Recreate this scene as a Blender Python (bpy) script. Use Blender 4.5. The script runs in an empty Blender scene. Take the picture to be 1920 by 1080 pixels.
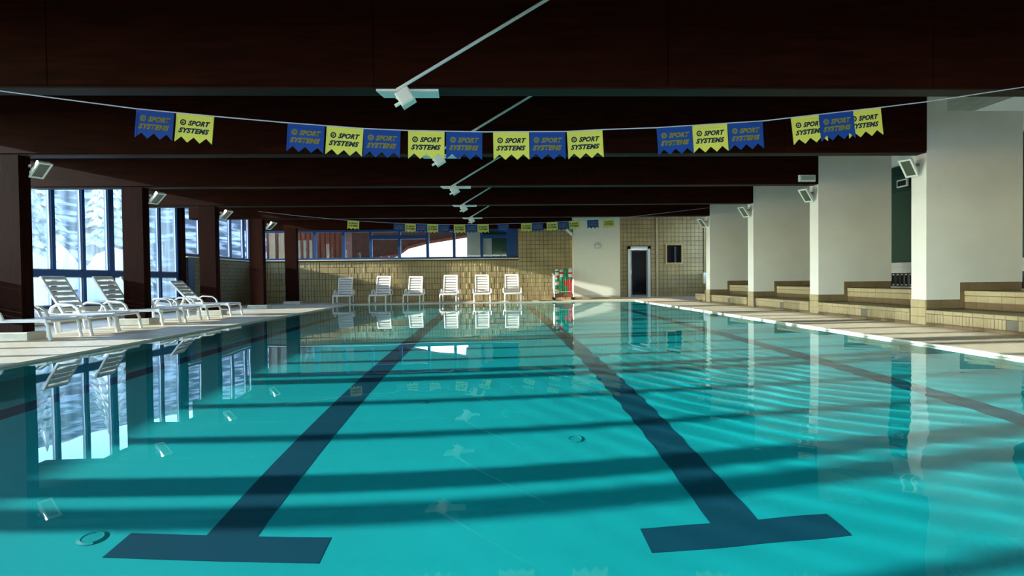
import bpy, bmesh, math, random
from mathutils import Vector, Matrix, noise

random.seed(7)
scene = bpy.context.scene
COL = scene.collection

# ------------------------------------------------------------------ camera
F_PX, PITCH, YAW, ROLL = 1000.0, 0.0171, 0.0381, 0.0118
cam_d = bpy.data.cameras.new('camera')
cam_d.sensor_width = 36.0
cam_d.lens = F_PX / 1920.0 * 36.0
cam_d.clip_start, cam_d.clip_end = 0.05, 600
cam = bpy.data.objects.new('camera', cam_d)
COL.objects.link(cam)
fw = Vector((math.sin(YAW) * math.cos(PITCH), math.cos(YAW) * math.cos(PITCH), -math.sin(PITCH)))
rt = Vector((math.cos(YAW), -math.sin(YAW), 0))
up = rt.cross(fw)
r2 = rt * math.cos(ROLL) - up * math.sin(ROLL)
u2 = up * math.cos(ROLL) + rt * math.sin(ROLL)
cam.matrix_world = Matrix(((r2.x, u2.x, -fw.x, 0.0), (r2.y, u2.y, -fw.y, 0.0),
                           (r2.z, u2.z, -fw.z, 0.84), (0, 0, 0, 1)))
scene.camera = cam

# ------------------------------------------------------------------ sky, sun, exposure
SUN_DIR = Vector((1.0, 0.074, -0.207))
world = bpy.data.worlds.new('world')
scene.world = world
world.use_nodes = True
wn = world.node_tree
sky = wn.nodes.new('ShaderNodeTexSky')
sky.sky_type = 'NISHITA'
sky.sun_disc = False
sky.sun_elevation = math.atan2(0.207, 1.005)
sky.sun_rotation = math.radians(-96)
sky.altitude = 1400
wn.links.new(sky.outputs[0], wn.nodes['Background'].inputs[0])
wn.nodes['Background'].inputs[1].default_value = 1.0
sun_d = bpy.data.lights.new('sun', 'SUN')
sun_d.energy = 18.5
sun_d.angle = math.radians(0.6)
sun_d.color = (1.0, 0.90, 0.74)
sun_o = bpy.data.objects.new('sun', sun_d)
COL.objects.link(sun_o)
sun_o.rotation_euler = SUN_DIR.to_track_quat('-Z', 'Y').to_euler()
sun_d.cycles.is_caustics_light = True
vs = scene.view_settings
vs.view_transform = 'Standard'
vs.look = 'None'
vs.gamma = 1.0
vs.exposure = 0.70
vs.use_curve_mapping = False
scene.cycles.use_denoising = True
scene.cycles.max_bounces = 10
scene.cycles.diffuse_bounces = 5
scene.cycles.transparent_max_bounces = 16
scene.cycles.blur_glossy = 0.33
scene.cycles.sample_clamp_indirect = 20.0

# ------------------------------------------------------------------ materials
MATS = {}


def mat(name, color, rough=0.6, metal=0.0, var=0.0, vscale=4.0, bump=0.0, bscale=30.0, spec=0.5, stretch=(1, 1, 1), color2=None, ramp=(0.3, 0.7)):
    if name in MATS:
        return MATS[name]
    m = bpy.data.materials.new(name)
    m.use_nodes = True
    nt = m.node_tree
    b = nt.nodes['Principled BSDF']
    b.inputs['Base Color'].default_value = (*color, 1)
    b.inputs['Roughness'].default_value = rough
    b.inputs['Metallic'].default_value = metal
    b.inputs['Specular IOR Level'].default_value = spec
    if var or bump or color2:
        tc = nt.nodes.new('ShaderNodeTexCoord')
        mp = nt.nodes.new('ShaderNodeMapping')
        mp.inputs['Scale'].default_value = stretch
        nt.links.new(tc.outputs['Object'], mp.inputs['Vector'])
        if var or color2:
            nz = nt.nodes.new('ShaderNodeTexNoise')
            nz.inputs['Scale'].default_value = vscale
            nz.inputs['Detail'].default_value = 5
            nt.links.new(mp.outputs[0], nz.inputs['Vector'])
            cr = nt.nodes.new('ShaderNodeValToRGB')
            c1 = tuple(max(0, c * (1 - var)) for c in color)
            c2 = color2 if color2 else tuple(min(1, c * (1 + var)) for c in color)
            cr.color_ramp.elements[0].position = ramp[0]
            cr.color_ramp.elements[1].position = ramp[1]
            cr.color_ramp.elements[0].color = (*c1, 1)
            cr.color_ramp.elements[1].color = (*c2, 1)
            nt.links.new(nz.outputs['Fac'], cr.inputs['Fac'])
            nt.links.new(cr.outputs['Color'], b.inputs['Base Color'])
        if bump:
            nb = nt.nodes.new('ShaderNodeTexNoise')
            nb.inputs['Scale'].default_value = bscale
            nb.inputs['Detail'].default_value = 4
            nt.links.new(mp.outputs[0], nb.inputs['Vector'])
            bp = nt.nodes.new('ShaderNodeBump')
            bp.inputs['Strength'].default_value = bump
            bp.inputs['Distance'].default_value = 0.01
            nt.links.new(nb.outputs['Fac'], bp.inputs['Height'])
            nt.links.new(bp.outputs[0], b.inputs['Normal'])
    MATS[name] = m
    return m


def brick_mat(name, c1, c2, mortar, sx, sy, axes='XY', rough=0.5, bump=0.4, offset=0.5, msize=0.02):
    m = bpy.data.materials.new(name)
    m.use_nodes = True
    nt = m.node_tree
    b = nt.nodes['Principled BSDF']
    b.inputs['Roughness'].default_value = rough
    tc = nt.nodes.new('ShaderNodeTexCoord')
    sp = nt.nodes.new('ShaderNodeSeparateXYZ')
    cb = nt.nodes.new('ShaderNodeCombineXYZ')
    nt.links.new(tc.outputs['Object'], sp.inputs[0])
    nt.links.new(sp.outputs[axes[0]], cb.inputs[0])
    nt.links.new(sp.outputs[axes[1]], cb.inputs[1])
    br = nt.nodes.new('ShaderNodeTexBrick')
    br.offset = offset
    br.inputs['Color1'].default_value = (*c1, 1)
    br.inputs['Color2'].default_value = (*c2, 1)
    br.inputs['Mortar'].default_value = (*mortar, 1)
    br.inputs['Scale'].default_value = 1.0
    br.inputs['Mortar Size'].default_value = msize * min(sx, sy)
    br.inputs['Brick Width'].default_value = sx
    br.inputs['Row Height'].default_value = sy
    nt.links.new(cb.outputs[0], br.inputs['Vector'])
    nt.links.new(br.outputs['Color'], b.inputs['Base Color'])
    bp = nt.nodes.new('ShaderNodeBump')
    bp.invert = True
    bp.inputs['Strength'].default_value = bump
    bp.inputs['Distance'].default_value = 0.004
    nt.links.new(br.outputs['Fac'], bp.inputs['Height'])
    nt.links.new(bp.outputs[0], b.inputs['Normal'])
    MATS[name] = m
    return m


def glass_mat(name, tint, haze=0.0, hazecol=(0.8, 0.85, 0.9)):
    m = bpy.data.materials.new(name)
    m.use_nodes = True
    nt = m.node_tree
    nt.nodes.clear()
    out = nt.nodes.new('ShaderNodeOutputMaterial')
    tr = nt.nodes.new('ShaderNodeBsdfTransparent')
    tr.inputs[0].default_value = (*tint, 1)
    gl = nt.nodes.new('ShaderNodeBsdfGlossy')
    gl.inputs['Roughness'].default_value = 0.02
    gl.inputs[0].default_value = (1, 1, 1, 1)
    fr = nt.nodes.new('ShaderNodeFresnel')
    geo = nt.nodes.new('ShaderNodeNewGeometry')
    ior = nt.nodes.new('ShaderNodeMapRange')       # same reflectance on both faces of the thin pane
    ior.inputs[3].default_value = 1.35
    ior.inputs[4].default_value = 1.0 / 1.35
    nt.links.new(geo.outputs['Backfacing'], ior.inputs[0])
    nt.links.new(ior.outputs[0], fr.inputs[0])
    mx = nt.nodes.new('ShaderNodeMixShader')
    nt.links.new(fr.outputs[0], mx.inputs[0])
    last = tr
    if haze:
        tl = nt.nodes.new('ShaderNodeBsdfTranslucent')
        tl.inputs[0].default_value = (*hazecol, 1)
        tc = nt.nodes.new('ShaderNodeTexCoord')
        mp = nt.nodes.new('ShaderNodeMapping')
        mp.inputs['Scale'].default_value = (5, 5, 0.4)
        nz = nt.nodes.new('ShaderNodeTexNoise')
        nz.inputs['Scale'].default_value = 1.0
        nt.links.new(tc.outputs['Object'], mp.inputs[0])
        nt.links.new(mp.outputs[0], nz.inputs['Vector'])
        mr = nt.nodes.new('ShaderNodeMapRange')
        mr.inputs[1].default_value = 0.35
        mr.inputs[2].default_value = 0.75
        mr.inputs[3].default_value = haze * 0.3
        mr.inputs[4].default_value = haze * 1.7
        nt.links.new(nz.outputs['Fac'], mr.inputs[0])
        m2 = nt.nodes.new('ShaderNodeMixShader')
        nt.links.new(mr.outputs[0], m2.inputs[0])
        nt.links.new(tr.outputs[0], m2.inputs[1])
        nt.links.new(tl.outputs[0], m2.inputs[2])
        last = m2
    nt.links.new(last.outputs[0], mx.inputs[1])
    nt.links.new(gl.outputs[0], mx.inputs[2])
    nt.links.new(mx.outputs[0], out.inputs[0])
    MATS[name] = m
    return m


WOOD = mat('dark_stained_timber', (0.021, 0.0042, 0.0014), 0.65, spec=0.04, var=0.35, vscale=3, stretch=(0.6, 6, 6), bump=0.08, bscale=20)
WOODV = mat('column_timber', (0.015, 0.0028, 0.0010), 0.65, spec=0.03, var=0.35, vscale=3, stretch=(6, 6, 0.5), bump=0.08, bscale=20)
WOODTRIM = mat('beam_underside_grey', (0.013, 0.009, 0.006), 0.6, spec=0.15, var=0.3, stretch=(0.3, 4, 4))
PLASTER = mat('white_plaster', (0.80, 0.80, 0.75), 0.85, var=0.03, vscale=2, bump=0.35, bscale=60)
PANELW = mat('pale_painted_panel', (0.76, 0.78, 0.70), 0.7, var=0.02)
CONCRETE = mat('pale_concrete', (0.55, 0.52, 0.42), 0.85, var=0.12, vscale=8)
BLUE = mat('blue_painted_frame', (0.004, 0.045, 0.17), 0.45, spec=0.25)
BLUED = mat('dark_blue_panel', (0.008, 0.04, 0.14), 0.45)
TILE = mat('beige_glazed_tile', (0.46, 0.38, 0.22), 0.45, var=0.16, vscale=2.5)
TILED = mat('brown_skirting_tile', (0.22, 0.15, 0.075), 0.5, var=0.15, vscale=3)
TILEG = mat('grey_vent_tile', (0.20, 0.19, 0.15), 0.6)
GROUT = mat('dark_tile_grout', (0.10, 0.08, 0.045), 0.9)
WALLTILE = mat('beige_wall_tile', (0.31, 0.245, 0.115), 0.55, var=0.2, vscale=1.6)
OLIVE = mat('olive_siding', (0.15, 0.125, 0.065), 0.7, var=0.15, vscale=2)
DECK = brick_mat('deck_tile', (0.60, 0.50, 0.36), (0.54, 0.45, 0.32), (0.36, 0.29, 0.20), 0.24, 0.115, 'YX', 0.5, 0.25, 0.5, 0.05)
COPING = mat('white_coping', (0.62, 0.58, 0.48), 0.5, var=0.06)
POOL = mat('teal_pool_liner', (0.001, 0.46, 0.485), 0.6, var=0.05, vscale=0.8)
LINE = mat('navy_lane_marking', (0.004, 0.075, 0.125), 0.5)
DRAINM = mat('pale_teal_plastic', (0.003, 0.40, 0.42), 0.5)
RESIN = mat('white_resin', (0.80, 0.80, 0.80), 0.35, var=0.03)
LAMPW = mat('white_lamp_enamel', (0.82, 0.90, 0.86), 0.35)
LAMPMETAL = mat('dull_lamp_bracket', (0.20, 0.21, 0.20), 0.6)
LAMPGLASS = mat('lamp_glass', (0.10, 0.13, 0.10), 0.12)
YELLOW = mat('yellow_pennant_cloth', (0.52, 0.55, 0.085), 0.7)
FBLUE = mat('blue_pennant_cloth', (0.003, 0.045, 0.27), 0.7, spec=0.2)
NAVYINK = mat('navy_print', (0.004, 0.02, 0.05), 0.8, spec=0.2)
YELLOWINK = mat('faded_yellow_print', (0.16, 0.15, 0.02), 0.8, spec=0.2)
CORD = mat('pale_cord', (0.45, 0.50, 0.65), 0.6)
ALU = mat('brushed_aluminium', (0.72, 0.72, 0.74), 0.35, metal=0.3)
DARKGLASS = mat('dark_glass', (0.006, 0.006, 0.012), 0.1)
BLACK = mat('black_rubber', (0.01, 0.01, 0.01), 0.6)
GREEN = mat('green_foam', (0.0, 0.28, 0.13), 0.6)
RED = mat('red_foam', (0.60, 0.02, 0.03), 0.6)
FWHITE = mat('white_foam', (0.75, 0.75, 0.70), 0.6)
CARTWOOD = mat('red_brown_shelf', (0.20, 0.06, 0.035), 0.5)
PINE = mat('yellow_pine', (0.42, 0.30, 0.12), 0.5)
GREENGLASS = mat('green_tinted_glass', (0.03, 0.085, 0.062), 0.08)
GREYBLIND = mat('grey_blind', (0.45, 0.47, 0.45), 0.7)
RIBCEIL = mat('pale_ribbed_ceiling', (0.42, 0.43, 0.36), 0.6)
SNOW = mat('snow', (0.86, 0.88, 0.92), 0.8, bump=0.6, bscale=4)
ROCKSNOW = mat('snow_patched_rock', (0.07, 0.08, 0.10), 0.9, vscale=0.45, var=0.2, color2=(0.55, 0.58, 0.63), ramp=(0.46, 0.60))
CHALET = mat('chalet_timber', (0.06, 0.017, 0.008), 0.8, spec=0.1, var=0.4, stretch=(8, 8, 0.5), vscale=3)
CHALETROOF = mat('chalet_roof', (0.018, 0.007, 0.004), 0.85, spec=0.1, var=0.3)
FIR = mat('snowy_fir', (0.03, 0.06, 0.05), 0.9, vscale=3, var=0.2, color2=(0.75, 0.78, 0.82))
PANE = glass_mat('window_pane', (0.93, 0.96, 0.97))
PANEH = glass_mat('hazy_window_pane', (0.80, 0.89, 0.95), 0.034, (0.42, 0.60, 0.75))


# ------------------------------------------------------------------ mesh helpers
class MB:
    def __init__(s):
        s.v, s.f = [], []

    def box(s, x0, x1, y0, y1, z0, z1):
        n = len(s.v)
        s.v += [(x0, y0, z0), (x1, y0, z0), (x1, y1, z0), (x0, y1, z0), (x0, y0, z1), (x1, y0, z1), (x1, y1, z1), (x0, y1, z1)]
        s.f += [tuple(n + i for i in q) for q in ((0, 3, 2, 1), (4, 5, 6, 7), (0, 1, 5, 4), (1, 2, 6, 5), (2, 3, 7, 6), (3, 0, 4, 7))]
        return s

    def cbox(s, x0, x1, y0, y1, z0, z1, c, ax='x-'):
        """box whose one face (ax) has chamfered edges of width c"""
        n = len(s.v)
        lo, hi = [x0, y0, z0], [x1, y1, z1]
        i = 'xyz'.index(ax[0])
        j, k = [(1, 2), (0, 2), (0, 1)][i]
        near, far = (lo[i], hi[i]) if ax[1] == '-' else (hi[i], lo[i])
        mid = near + (c if ax[1] == '-' else -c)
        def P(a, b, cc):
            p = [0, 0, 0]
            p[i], p[j], p[k] = a, b, cc
            return tuple(p)
        for a, d in ((far, 0), (mid, 0), (near, c)):
            s.v += [P(a, lo[j] + d, lo[k] + d), P(a, hi[j] - d, lo[k] + d), P(a, hi[j] - d, hi[k] - d), P(a, lo[j] + d, hi[k] - d)]
        for r in (0, 4):
            for q in range(4):
                s.f.append((n + r + q, n + r + (q + 1) % 4, n + r + 4 + (q + 1) % 4, n + r + 4 + q))
        s.f += [(n + 8, n + 9, n + 10, n + 11), (n + 3, n + 2, n + 1, n)]
        return s

    def prism(s, poly, a, b, axis='y'):
        """extrude a 2D polygon along an axis from a to b"""
        n, m = len(s.v), len(poly)
        for t in (a, b):
            for p, q in poly:
                s.v.append({'y': (p, t, q), 'x': (t, p, q), 'z': (p, q, t)}[axis])
        s.f.append(tuple(range(n, n + m)))
        s.f.append(tuple(range(n + 2 * m - 1, n + m - 1, -1)))
        for i in range(m):
            j = (i + 1) % m
            s.f.append((n + i, n + m + i, n + m + j, n + j))
        return s

    def tube(s, pts, r, seg=8, r2=None):
        pts = [Vector(p) for p in pts]
        n0 = len(s.v)
        prev = None
        for i, p in enumerate(pts):
            a = pts[max(i - 1, 0)]
            b = pts[min(i + 1, len(pts) - 1)]
            t = (b - a).normalized()
            if prev is None:
                ref = Vector((0, 0, 1)) if abs(t.z) < 0.9 else Vector((1, 0, 0))
                u = t.cross(ref).normalized()
            else:
                u = (prev - t * prev.dot(t)).normalized()
            prev = u
            w = t.cross(u)
            rr = r if r2 is None else r + (r2 - r) * i / (len(pts) - 1)
            for k in range(seg):
                an = 2 * math.pi * k / seg
                s.v.append(tuple(p + (u * math.cos(an) + w * math.sin(an)) * rr))
        for i in range(len(pts) - 1):
            for k in range(seg):
                a, b = n0 + i * seg + k, n0 + i * seg + (k + 1) % seg
                s.f.append((a, b, b + seg, a + seg))
        s.f.append(tuple(range(n0 + seg - 1, n0 - 1, -1)))
        e = n0 + (len(pts) - 1) * seg
        s.f.append(tuple(range(e, e + seg)))
        return s

    def lathe(s, prof, cx=0, cy=0, seg=16, axis='z', c=0):
        """profile of (radius, height); closed ends when radius is 0"""
        n0 = len(s.v)
        for r, h in prof:
            for k in range(seg):
                an = 2 * math.pi * k / seg
                p, q = r * math.cos(an), r * math.sin(an)
                s.v.append((cx + p, cy + q, h) if axis == 'z' else (cx + p, h, cy + q))
        for i in range(len(prof) - 1):
            for k in range(seg):
                a, b = n0 + i * seg + k, n0 + i * seg + (k + 1) % seg
                s.f.append((a, b, b + seg, a + seg))
        s.f.append(tuple(range(n0 + seg - 1, n0 - 1, -1)))
        e = n0 + (len(prof) - 1) * seg
        s.f.append(tuple(range(e, e + seg)))
        return s

    def mesh(s, name, m, smooth=False):
        me = bpy.data.meshes.new(name)
        me.from_pydata(s.v, [], s.f)
        bm = bmesh.new()
        bm.from_mesh(me)
        bmesh.ops.recalc_face_normals(bm, faces=bm.faces)
        bm.to_mesh(me)
        bm.free()
        if m:
            me.materials.append(m)
        if smooth:
            me.shade_smooth()
            try:
                me.set_sharp_from_angle(angle=math.radians(40))
            except Exception:
                pass
        return me

    def build(s, name, m, parent=None, smooth=False, loc=(0, 0, 0)):
        return link(name, s.mesh(name, m, smooth), parent, loc)


def link(name, me, parent=None, loc=(0, 0, 0), rot=(0, 0, 0)):
    o = bpy.data.objects.new(name, me)
    COL.objects.link(o)
    if parent is not None:
        o.parent = parent
    o.location = loc
    o.rotation_euler = rot
    return o


def tag(o, label=None, cat=None, group=None, kind=None):
    if label:
        o['label'] = label
    if cat:
        o['category'] = cat
    if group:
        o['group'] = group
    if kind:
        o['kind'] = kind
    return o


def empty(name, loc=(0, 0, 0), rz=0.0):
    o = bpy.data.objects.new(name, None)
    o.empty_display_size = 0.1
    COL.objects.link(o)
    o.location = loc
    o.rotation_euler = (0, 0, rz)
    return o


def copy_tree(o, parent=None):
    c = o.copy()
    COL.objects.link(c)
    c.parent = parent
    for ch in list(o.children):
        copy_tree(ch, c)
    return c


def B(name, m, parent, *b):
    return MB().box(*b).build(name, m, parent)


# ------------------------------------------------------------------ main dimensions (metres, water level = 0)
S = 2.79                     # bay spacing
XL, XR, Y0, Y1 = -4.975, 5.12, 0.45, 18.80      # pool
DZ = 0.022                   # deck level
FZ = -0.96                   # pool bottom
XWL = -9.15                  # left wall (inner face)
XF = 6.886                   # end faces of the wall fins, and the ledge riser
XWR = 9.2                    # right wall
YB, YD = 20.8, 22.0          # back wall, door wall
BZ = 2.754                   # underside of beams
CZ = 3.95                    # ceiling
YN = -5.0                    # wall behind the viewer
BY = [8.2 + S * i for i in range(-3, 4)]        # fronts of the beams

# ------------------------------------------------------------------ pool basin and water
pb = MB()
pb.box(XL - 0.2, XR + 0.2, Y0 - 0.2, Y1 + 0.2, FZ - 0.1, FZ)
basin = pb.build('pool_basin', POOL)
tag(basin, 'teal lined swimming pool basin below the water', 'pool', kind='structure')
walls = [B('pool_wall', POOL, basin, XL - 0.2, XL, Y0 - 0.2, Y1 + 0.2, FZ, -0.051),
         B('pool_wall', POOL, basin, XR, XR + 0.2, Y0 - 0.2, Y1 + 0.2, FZ, -0.051),
         B('pool_wall', POOL, basin, XL, XR, Y0 - 0.2, Y0, FZ, -0.051),
         B('pool_wall', POOL, basin, XL, XR, Y1, Y1 + 0.2, FZ, -0.051)]
recv = [basin] + walls
for x in (-3.88, -1.27, 1.20, 3.78):
    m = MB()
    w = 0.12
    m.prism([(x - 0.475, 2.42), (x + 0.475, 2.42), (x + 0.475, 2.61), (x + w, 2.61), (x + w, Y1 - 2.0), (x + 0.475, Y1 - 2.0),
             (x + 0.475, Y1 - 1.81), (x - 0.475, Y1 - 1.81), (x - 0.475, Y1 - 2.0), (x - w, Y1 - 2.0), (x - w, 2.61), (x - 0.475, 2.61)],
            FZ, FZ + 0.004, 'z')
    recv.append(m.build('lane_line', LINE, basin))
for x, y in ((-1.89, 2.56), (0.58, 3.74), (-0.62, 4.7), (0.5, 7.6), (-0.6, 9.4)):
    m = MB().lathe([(0.062, FZ), (0.062, FZ + 0.006), (0.046, FZ + 0.012), (0.040, FZ + 0.007), (0.015, FZ + 0.007)], x, y, 20)
    recv.append(m.build('floor_inlet', DRAINM, basin, True))
for o in recv:
    o.cycles.is_caustics_receiver = True


def wave(x, y):
    # a quiet surface with a ripple field drifting in from the right
    ex = math.exp(-((x - 1.9) ** 2) / 3.2 - ((y - 4.6) ** 2) / 5.5)
    d = math.hypot(x - 4.6, y - 7.2)
    h = 0.0011 * ex * math.sin(d * 2 * math.pi / 0.24 + 0.5 * math.sin(x * 1.3))
    d2 = math.hypot(x - 5.0, y - 1.0)
    h += 0.0026 * math.exp(-((x - 2.9) ** 2) / 1.2 - ((y - 2.1) ** 2) / 0.9) * math.sin(d2 * 2 * math.pi / 0.42)
    h += 0.00040 * math.sin(x * 2.1 + y * 3.7 + 0.6 * math.sin(y * 0.9)) * math.exp(-((y - 5) ** 2) / 60)
    h += 0.00022 * noise.noise(Vector((x * 1.7, y * 2.6, 0.3)))
    return h


xs = [XWL - 0.45 + 0.3 * i for i in range(11)] + [XL + 0.05 + i * 0.045 for i in range(int((XR - XL - 0.1) / 0.045) + 1)] + [XR + 0.02]  # sheet runs on unseen under the left deck, added so sunlight refracts through
xs = sorted(x for x in xs)
ys = []
y = Y0 - 0.02
while y < Y1 + 0.02:
    ys.append(y)
    y += 0.035 if y < 8.5 else 0.09
ys.append(Y1 + 0.02)
wv, wf = [], []
for yy in ys:
    for xx in xs:
        wv.append((xx, yy, wave(xx, yy) if XL < xx < XR else 0.0))
nx = len(xs)
for j in range(len(ys) - 1):
    for i in range(nx - 1):
        a = j * nx + i
        wf.append((a, a + 1, a + nx + 1, a + nx))
wme = bpy.data.meshes.new('pool_water')
wme.from_pydata(wv, [], wf)
wme.shade_smooth()
wm = bpy.data.materials.new('pool_water')
wm.use_nodes = True
nt = wm.node_tree
nt.nodes.clear()
wo = nt.nodes.new('ShaderNodeOutputMaterial')
wg = nt.nodes.new('ShaderNodeBsdfGlass')
wg.inputs['IOR'].default_value = 1.333
wg.inputs['Roughness'].default_value = 0.0
wg.inputs['Color'].default_value = (0.93, 1.0, 1.0, 1)
nt.links.new(wg.outputs[0], wo.inputs[0])
wme.materials.append(wm)
water = link('pool_water', wme)
tag(water, 'clear calm pool water with faint ripples mirroring the hall', 'water', kind='stuff')
water.cycles.is_caustics_caster = True

# ------------------------------------------------------------------ deck, coping
fl = MB()
fl.box(XWL - 0.3, XL, YN, YD, -0.05, DZ)
fl.box(XR, XWR + 0.3, YN, YD, -0.05, DZ)
fl.box(XL, XR, YN, Y0, -0.05, DZ)
fl.box(XL, XR, Y1, YD, -0.05, DZ)
tag(fl.build('floor', DECK), 'beige tiled deck running around the pool', 'floor', kind='structure')
for n, b in enumerate(((XL - 0.05, XL + 0.012, Y0, Y1), (XR - 0.012, XR + 0.05, Y0, Y1), (XL - 0.05, XR + 0.05, Y1 - 0.012, Y1 + 0.05), (XL - 0.05, XR + 0.05, Y0 - 0.05, Y0 + 0.012))):
    o = MB().box(*b, 0.004, DZ + 0.004).build('trim_%d' % (n + 1), COPING)
    tag(o, ['pale coping edge along the lounger side of the pool', 'pale coping edge along the ledge side of the pool',
            'pale coping edge across the far end of the pool', 'pale coping edge across the near end of the pool'][n], 'coping', kind='structure')

# ------------------------------------------------------------------ ceiling
m = MB().box(XWL - 0.3, 7.22, YN, YD + 0.3, CZ, CZ + 0.15)
tag(m.build('ceiling', WOOD), 'dark timber ceiling above the beams', 'ceiling', kind='structure')
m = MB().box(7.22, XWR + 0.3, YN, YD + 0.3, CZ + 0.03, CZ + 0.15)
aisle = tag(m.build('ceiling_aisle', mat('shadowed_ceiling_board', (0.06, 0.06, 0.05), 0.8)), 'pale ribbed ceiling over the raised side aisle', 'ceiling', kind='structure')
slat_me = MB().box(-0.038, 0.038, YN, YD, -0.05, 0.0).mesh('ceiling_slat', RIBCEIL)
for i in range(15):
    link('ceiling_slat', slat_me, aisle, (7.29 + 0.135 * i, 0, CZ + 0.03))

# ------------------------------------------------------------------ left wall: tall glazing, then high windows over a low wall
wl = MB()
wl.box(XWL - 0.25, XWL, YN, 16.15, DZ, 0.30)
wl.box(XWL - 0.25, XWL, YN, YD, 3.42, CZ)
wall_left = wl.build('wall_left', CONCRETE)
tag(wall_left, 'low sill wall below the tall left windows', 'wall', kind='structure')
B('sill', CONCRETE, wall_left, XWL - 0.25, XWL + 0.06, YN, 16.15, 0.30, 0.33)
lw = MB().box(XWL - 0.25, XWL - 0.02, 16.38, YD, DZ, 1.60)
low = tag(lw.build('wall_left_far', GROUT), 'olive brick low wall in the far left corner', 'wall', kind='structure')
sid = MB()
for r in range(12):
    z = DZ + 0.005 + r * 0.1305
    y = 16.40 + (0.2 if r % 2 else 0)
    while y < YB - 0.05:
        sid.cbox(XWL - 0.03, XWL, y, min(y + 0.40, YB), z, z + 0.117, 0.006, 'x+')
        y += 0.408
tag(sid.build('brick_courses', OLIVE, low), kind='stuff')
B('sill', COPING, low, XWL - 0.26, XWL + 0.05, 16.38, YB, 1.60, 1.64)
B('blue_pilaster', BLUED, low, XWL - 0.1, XWL + 0.03, 16.43, 16.78, DZ, 1.61)


def window(n, label, y_list, z_list, rails, pane_m, x=XWL - 0.12, post0=0.05):
    """glazing in the plane x = const, mullions at y_list, rails at z"""
    root = tag(empty('window_%d' % n, (x, y_list[0], z_list[0])), label, 'window', kind='structure')
    ox, oy, oz = x, y_list[0], z_list[0]
    for k, yy in enumerate(y_list):
        hw = 0.045
        MB().box(-0.05, 0.06, yy - oy - hw, yy - oy + hw, 0, z_list[-1] - oz).build('mullion', BLUE, root)
    L = y_list[-1] - oy
    for z, h in rails:
        MB().box(-0.045, 0.055, 0.045, L - 0.045, z - oz - h / 2, z - oz + h / 2).build('rail', BLUE, root)
    rz = [z for z, h in rails]
    for a, b in zip(y_list[:-1], y_list[1:]):
        for (za, ha), (zb, hb) in zip(rails[:-1], rails[1:]):
            gy0, gy1, gz0, gz1 = a - oy + 0.045, b - oy - 0.045, za + ha / 2 - oz, zb - hb / 2 - oz
            p = MB().box(-0.004, 0.004, gy0, gy1, gz0, gz1).build('pane', pane_m, root)
            bd = MB()
            for q in ((gy0, gy0 + 0.022, gz0, gz1), (gy1 - 0.022, gy1, gz0, gz1), (gy0, gy1, gz0, gz0 + 0.022), (gy0, gy1, gz1 - 0.022, gz1)):
                bd.box(0.006, 0.02, *q)
            bd.build('glazing_bead', LAMPW, p)
    return root


wn_i = 1
g0 = 10.785
for k in range(-5, 2):
    ya = g0 + S * k
    yl = [ya - 0.19] + [ya + 0.8367 * j for j in range(1, 4)]
    names = {0: 'tall blue framed window left of the second brown column', 1: 'tall blue framed window between the second and third brown columns'}
    window(wn_i, names.get(k, 'tall blue framed window beside the near end of the pool'), yl, [0.33, 3.42],
           [(0.36, 0.06), (1.07, 0.15), (3.38, 0.08)], PANEH)
    if k not in names:
        bpy.data.objects['window_%d' % wn_i]['group'] = 'tall windows beside the near end of the pool'
    wn_i += 1
o = MB().box(XWL - 0.22, XWL + 0.02, yl[-1] + 0.05, yl[-1] + 0.24, 0.33, 3.42).build('trim_5', WOODV)
tag(o, 'brown post at the far end of the tall windows', 'post', kind='structure')
# high windows over the low wall
yl = [16.43, 17.3, 18.3, 19.3, 20.3, 20.75]
window(wn_i, 'high blue framed window strip above the olive brick wall', yl, [1.64, 3.42], [(1.68, 0.08), (3.38, 0.08)], PANE)
wn_i += 1

# ------------------------------------------------------------------ back wall with its window strip
bw = MB()
bw.box(XWL - 0.25, 3.3, YB + 0.03, YB + 0.25, DZ, 1.62)
bw.box(1.02, 3.3, YB + 0.03, YB + 0.25, 1.62, 2.80)
wall_back = tag(bw.build('wall_back', GROUT), 'beige tiled back wall behind the white loungers', 'wall', kind='structure')
B('lintel', WOOD, wall_back, XWL - 0.25, 3.3, YB - 0.02, YB + 0.25, 2.80, CZ)
B('sill', COPING, wall_back, XWL, 1.05, YB - 0.06, YB + 0.25, 1.62, 1.655)
tf = MB()
rz = random.Random(3)
# basket-like field of upright staves
x = XWL + 0.02
while x < 1.0:
    z = DZ + 0.005
    row = 0
    bwid = rz.choice((0.33, 0.33, 0.44))
    while z < 1.58:
        hh = min(0.222, 1.60 - z)
        if rz.random() < 0.14:
            tf.cbox(x, x + bwid - 0.012, YB - rz.uniform(0, 0.003), YB + 0.035, z, z + hh - 0.01, 0.008, 'y-')
        else:
            nn = int(round(bwid / 0.11))
            for q in range(nn):
                tf.cbox(x + q * 0.11, x + q * 0.11 + 0.10, YB - rz.uniform(0, 0.006), YB + 0.035, z, z + hh - 0.01, 0.008, 'y-')
        z += hh
    x += bwid
x = 1.06
while x < 3.16:
    z = DZ + 0.005
    while z < 2.78:
        hh = min(0.165, 2.80 - z)
        tf.cbox(x, min(x + 0.158, 3.17), YB - rz.uniform(0, 0.004), YB + 0.035, z, z + hh - 0.008, 0.006, 'y-')
        z += hh
    x += 0.166
tag(tf.build('tile_field', WALLTILE, wall_back), kind='stuff')

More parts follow.
